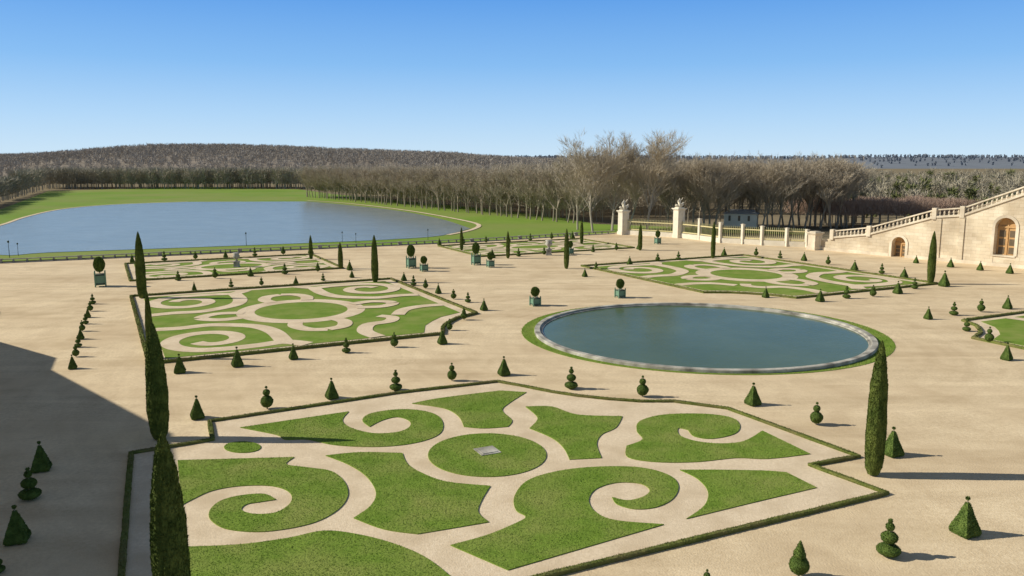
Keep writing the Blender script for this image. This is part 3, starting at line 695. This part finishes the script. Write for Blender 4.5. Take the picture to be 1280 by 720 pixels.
for _ in range(45):
    x=R3.uniform(1045,1290); q=G(x,R3.uniform(262,279)); gpts.append((q.x,q.y,-.4,R3.uniform(4,7)))
forest('evergreen_shrubs',gpts,240,.26,M_green,'green shrubs and trees among the bare wood on the right',.8)
pt=empty('clipped_tree',(0,0,0),'x','tree')
m=MB(); m.tube((0,0,0),(0,0,5.2),.14,.08,5); m.build('trunk',M_bark,pt)
m=MB()
for i in range(900):
    th=R3.uniform(0,6.283); rr_=R3.random()**.5*2.1
    p=Vector((rr_*math.cos(th),rr_*math.sin(th),R3.uniform(2.8,6.0))); dv=Vector((R3.gauss(0,.35),R3.gauss(0,.35),R3.uniform(.3,1))).normalized()*R3.uniform(.6,1.1)
    sd=dv.cross(Vector((R3.gauss(0,1),R3.gauss(0,1),R3.gauss(0,1)))).normalized()*.03; m.add([p-sd,p+sd,p+dv],[(0,1,2)])
m.build('crown',M_red,pt); ok=False
for r in range(4):
    for i in range(17):
        t=i/16; p0=G(1044,285,-.3).lerp(G(1215,283,-.3),t)+Vector((-.35,.94,0))*(r*5)
        lab='flat topped russet clipped tree in the rows left of the stair wall'; sc_=random.uniform(.88,1.06)
        if not ok: pt.location=p0; pt['label']=lab; pt['group']='clipped trees by the stairs'; ok=True
        else: dup(pt,p0,lab,'clipped trees by the stairs',random.uniform(0,6),(1,1,sc_))
# ---------------- hills
def hill(name,sil,Y0,Yr,off,m,fm=None,nf=0,fh=9,fw=.5,label='',nt=26):
    def top(px):
        for (x0,y0),(x1,y1) in zip(sil[:-1],sil[1:]):
            if x0<=px<=x1: return y0+(y1-y0)*(px-x0)/(x1-x0)
        return sil[-1][1]
    mb=MB();nx=120;ny=8;vs=[]
    x0=sil[0][0];x1=sil[-1][0]
    def pt_(px,v):
        Y=Y0+(Yr-Y0)*v; dd=ray(px,top(px)+off); z=CAMH+dd[2]*Yr/dd[1]; s=math.sin(v*math.pi/2)
        X=(px-640)/F*Yr/(cp+(160/F)*sp)*(1-.12*(1-v)); return (X,Y,-.5+(z+.5)*s)
    for j in range(ny+1):
        for i in range(nx+1): vs.append(pt_(x0+(x1-x0)*i/nx,j/ny))
    mb.add(vs,[(j*(nx+1)+i,j*(nx+1)+i+1,(j+1)*(nx+1)+i+1,(j+1)*(nx+1)+i) for j in range(ny) for i in range(nx)])
    mb.build(name,m,kind='structure')
    if nf:
        pts=[]
        for i in range(nf):
            v=R3.random()**.6; q=pt_(R3.uniform(x0,x1),v); pts.append((q[0],q[1],q[2]-1,fh*R3.uniform(.75,1.15)))
        forest('woodland',pts,nt,fw,fm,label)
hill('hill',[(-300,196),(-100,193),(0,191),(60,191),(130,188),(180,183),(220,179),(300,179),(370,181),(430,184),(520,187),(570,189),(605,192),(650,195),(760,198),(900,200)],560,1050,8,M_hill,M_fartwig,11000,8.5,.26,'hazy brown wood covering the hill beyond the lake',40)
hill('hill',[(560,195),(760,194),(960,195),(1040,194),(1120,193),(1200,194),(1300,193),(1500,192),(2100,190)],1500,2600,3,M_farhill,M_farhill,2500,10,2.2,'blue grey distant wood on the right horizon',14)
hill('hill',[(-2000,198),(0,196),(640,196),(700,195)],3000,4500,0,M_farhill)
# ---------------- light
w=bpy.data.worlds.new('World'); bpy.context.scene.world=w; w.use_nodes=True; N=w.node_tree.nodes; L=w.node_tree.links
sky=N.new('ShaderNodeTexSky'); sky.sky_type='NISHITA'; sky.sun_disc=False; sky.sun_elevation=math.radians(31); sky.sun_rotation=math.radians(-90); sky.air_density=1.0; sky.dust_density=.3; sky.ozone_density=3.0
tc=N.new('ShaderNodeTexCoord'); sx=N.new('ShaderNodeSeparateXYZ'); L.new(tc.outputs['Generated'],sx.inputs[0])
rp=N.new('ShaderNodeValToRGB'); els=rp.color_ramp.elements
els[0].position=0; els[0].color=(6.2,8.2,9.9,1)
els[1].position=1; els[1].color=(1.1,1.2,1.5,1)
for p_,c_ in((.05,(4.4,6.9,9.8,1)),(.11,(2.4,5.2,9.3,1)),(.19,(1.05,3.5,8.5,1)),(.25,(.9,2.2,4.4,1)),(.40,(1.0,1.5,2.3,1))):
    e_=els.new(p_); e_.color=c_
L.new(sx.outputs['Z'],rp.inputs['Fac'])
mx=N.new('ShaderNodeMixRGB'); mx.inputs['Fac'].default_value=.90; L.new(sky.outputs['Color'],mx.inputs['Color1']); L.new(rp.outputs['Color'],mx.inputs['Color2'])
L.new(mx.outputs['Color'],N['Background'].inputs['Color']); N['Background'].inputs['Strength'].default_value=.10
sd=Vector((math.cos(math.radians(31)),-.03,-math.sin(math.radians(31))))
sl=bpy.data.lights.new('sun','SUN'); sl.energy=5.0; sl.angle=math.radians(.5); sl.color=(1,.945,.82)
so=bpy.data.objects.new('sun',sl); C.objects.link(so); so.rotation_euler=sd.to_track_quat('-Z','Y').to_euler()
cam=bpy.data.cameras.new('camera'); co=bpy.data.objects.new('camera',cam); C.objects.link(co); co.location=(0,0,CAMH); co.rotation_euler=(math.pi/2-pit,0,0)
cam.lens=36*F/1280; cam.sensor_width=36; cam.clip_end=20000; bpy.context.scene.camera=co
vs_=bpy.context.scene.view_settings; vs_.view_transform='Standard'; vs_.look='None'; vs_.exposure=0
